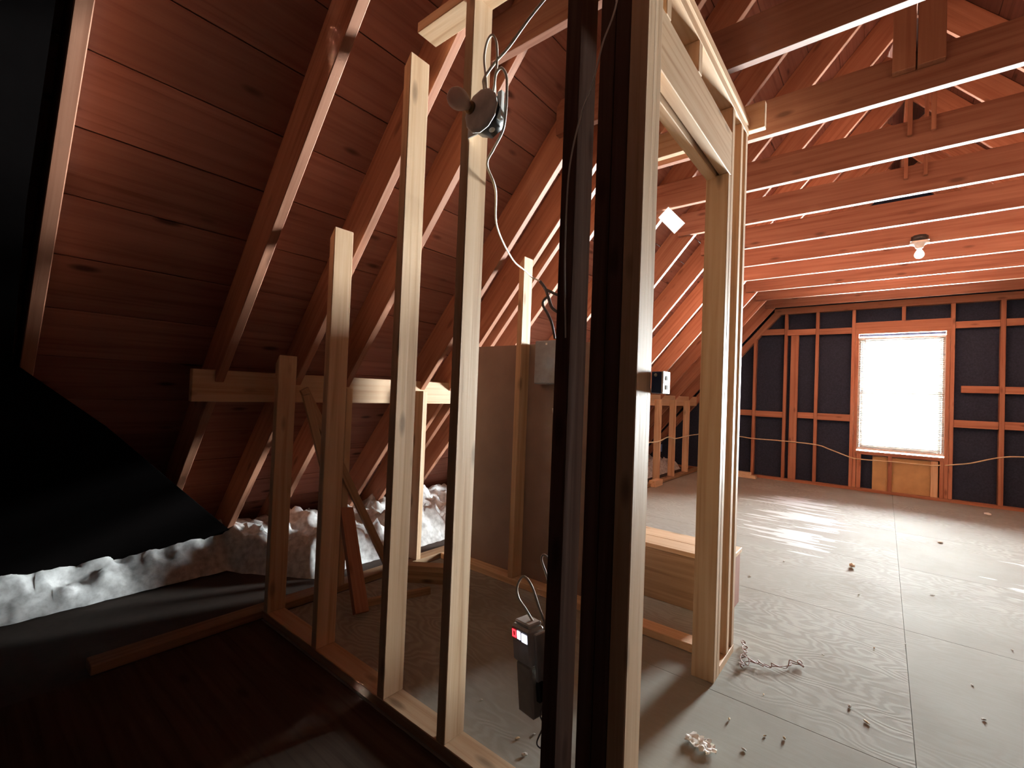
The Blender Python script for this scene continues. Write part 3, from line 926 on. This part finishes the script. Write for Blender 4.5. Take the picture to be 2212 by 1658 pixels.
# ------------------------------------------------------------------ ceiling lamp in the big room
LF = root('ceiling_lamp', 'porcelain lamp holder with bulb under a far ceiling joist', 'lamp', (.20, 5.09, JB))
lathe('junction_box', LF, [(0, .0), (.055, .0), (.055, .045), (.05, .05), (0, .05)], 'black', 8, (0, -.075, 0))
block('mount_plate', LF, (-.06, .06), (-.13, -.02), (-.004, -.0005), 'steel', bevel=.001)
lathe('holder', LF, [(0, -.005), (.062, -.005), (.064, -.012), (.050, -.022), (.034, -.028), (.026, -.048), (.024, -.052), (0, -.052)], 'porcelain', 24, (0, -.075, 0))
lathe('bulb', LF, [(.014, -.052), (.016, -.064), (.024, -.078), (.032, -.094), (.034, -.108), (.030, -.122), (.020, -.133), (.008, -.138), (0, -.139)], 'bulb', 24, (0, -.075, 0))

# paper label on a joist
mt, nt, b = new_mat('paper_label_print')
tc = nd(nt, 'ShaderNodeTexCoord')
mp = nd(nt, 'ShaderNodeMapping'); mp.inputs['Scale'].default_value = (26, 60, 40)
nt.links.new(tc.outputs['Object'], mp.inputs[0])
nn = nd(nt, 'ShaderNodeTexNoise'); nn.inputs['Scale'].default_value = 1
nt.links.new(mp.outputs[0], nn.inputs['Vector'])
nt.links.new(ramp(nt, nn.outputs[0], [(.32, (.45, .44, .40)), (.40, (.86, .85, .82))]), b.inputs['Base Color'])
b.inputs['Roughness'].default_value = .7
tr = nd(nt, 'ShaderNodeBsdfTranslucent')
tr.inputs[0].default_value = (.86, .86, .84, 1)
mxs = nd(nt, 'ShaderNodeMixShader')
mxs.inputs[0].default_value = .5
nt.links.new(b.outputs[0], mxs.inputs[1]); nt.links.new(tr.outputs[0], mxs.inputs[2])
nt.links.new(mxs.outputs[0], nt.nodes['Material Output'].inputs[0])
tg = stick('paper_tag', None, (-1.27, 3.232, 2.50), (-1.145, 3.222, 2.355), .0015, .095, (0, 1, 0), mt, 0)
tag(tg, 'bright white paper tag hanging askew from a joist beyond the doorway', 'paper tag')
M['tagmat'] = mt

# ------------------------------------------------------------------ litter on the floor
rp = random.Random(11)
bm = bmesh.new()
bmesh.ops.create_grid(bm, x_segments=14, y_segments=10, size=1)
for v in bm.verts:
    q = v.co.copy()
    a = noise.noise(Vector((q.x * 2.2, q.y * 2.2, 3.1)))
    c = noise.noise(Vector((q.x * 4.5, q.y * 4.5, 7.1)))
    v.co = Vector((q.x * .055 * (1 - .35 * abs(q.y)) + .012 * c, q.y * .030 + .014 * a, .008 + .010 * a + .008 * c))
zmin = min(v.co.z for v in bm.verts)
for v in bm.verts:
    v.co.z -= zmin - .0005
sol = bmesh.ops.solidify(bm, geom=bm.faces[:], thickness=.0012)
pp = link('crumpled_paper', from_bm(bm, 'crumpled_paper'), 'paper')
pp.location = (-.455, 1.635, .0015)
pp.rotation_euler = (0, 0, -.25)
tag(pp, 'crumpled scrap of white paper on the plywood near the doorway', 'paper')

def curl(name, label, pts, mat, rad, amp, freq):
    base = catmull(pts, 14)
    rr = random.Random(5)
    out = []
    for i, p in enumerate(base):
        t = i / len(base) * freq
        out.append(p + Vector((math.cos(t * 6.28) * amp, math.sin(t * 6.28) * amp, abs(math.sin(t * 3.14)) * amp * 1.4)))
    bm = bmesh.new()
    bm_tube(bm, out, rad, 6)
    out2 = [p + Vector((math.cos(i * .9) * amp * .8, math.sin(i * .7) * amp * .8, .004)) for i, p in enumerate(base)]
    bm_tube(bm, out2, rad, 6)
    o = link(name, from_bm(bm, name), mat)
    return tag(o, label, 'wire')
curl('twisted_wire', 'tangle of twisted copper coloured wire on the plywood by the door frame', [(-.505, 2.44, .006), (-.485, 2.396, .006), (-.470, 2.307, .006), (-.462, 2.215, .006), (-.441, 2.288, .006), (-.396, 2.292, .006), (-.339, 2.322, .006), (-.279, 2.419, .006), (-.262, 2.405, .006)], 'copper', .0020, .011, 9)

chips = [(-.161, 4.135, .03), (-.084, 2.229, .014), (-.03, 2.164, .014), (-.246, 1.862, .012), (-.341, 1.713, .012), (-.416, 1.834, .012), (.915, 7.339, .03), (.392, 5.474, .022), (-.35, 2.084, .007),
         (-.783, 3.458, .012), (-.671, 3.401, .010), (-.102, 3.566, .010), (-.018, 2.843, .010), (.306, 2.764, .010), (.308, 2.489, .010), (-.301, 1.832, .008), (-.93, 1.25, .010), (-.90, 1.30, .008), (-1.15, 1.311, .008), (-.87, 1.21, .012),
         (-.55, 3.9, .012), (.25, 3.9, .012), (.5, 3.3, .01), (-.2, 2.6, .008), (.1, 3.0, .008)]
for i, (x, y, s) in enumerate(chips):
    bm = bmesh.new()
    bmesh.ops.create_icosphere(bm, subdivisions=1, radius=1)
    s *= 1.1 if i in (0, 6, 7) else .8
    sx, sy, sz = s * rp.uniform(.9, 1.4), s * rp.uniform(.4, .8), s * rp.uniform(.25, .5)
    for v in bm.verts:
        k = rp.uniform(.7, 1.2)
        v.co = Vector((v.co.x * sx * k, v.co.y * sy * k, v.co.z * sz))
    zmin = min(v.co.z for v in bm.verts)
    for v in bm.verts:
        v.co.z -= zmin
    o = link('wood_chip', from_bm(bm, 'wood_chip'), rp.choice(['chip', 'chip', 'dust', 'paper']))
    o.location = (x, y, .0005)
    o.rotation_euler = (0, 0, rp.uniform(0, 3))
    if i == 0:
        tag(o, 'largest rounded pale scrap on the open plywood floor', 'scrap', 'scraps on the floor')
    elif i == 6:
        tag(o, 'dark scrap on the floor close to the far wall', 'scrap', 'scraps on the floor')
    elif i in (16, 17, 18, 19):
        tag(o, 'tiny chip on the lit closet floor between the studs', 'scrap', 'chips on the closet floor')
    else:
        tag(o, 'tiny scattered wood chip on the open plywood floor', 'scrap', 'scraps on the floor')
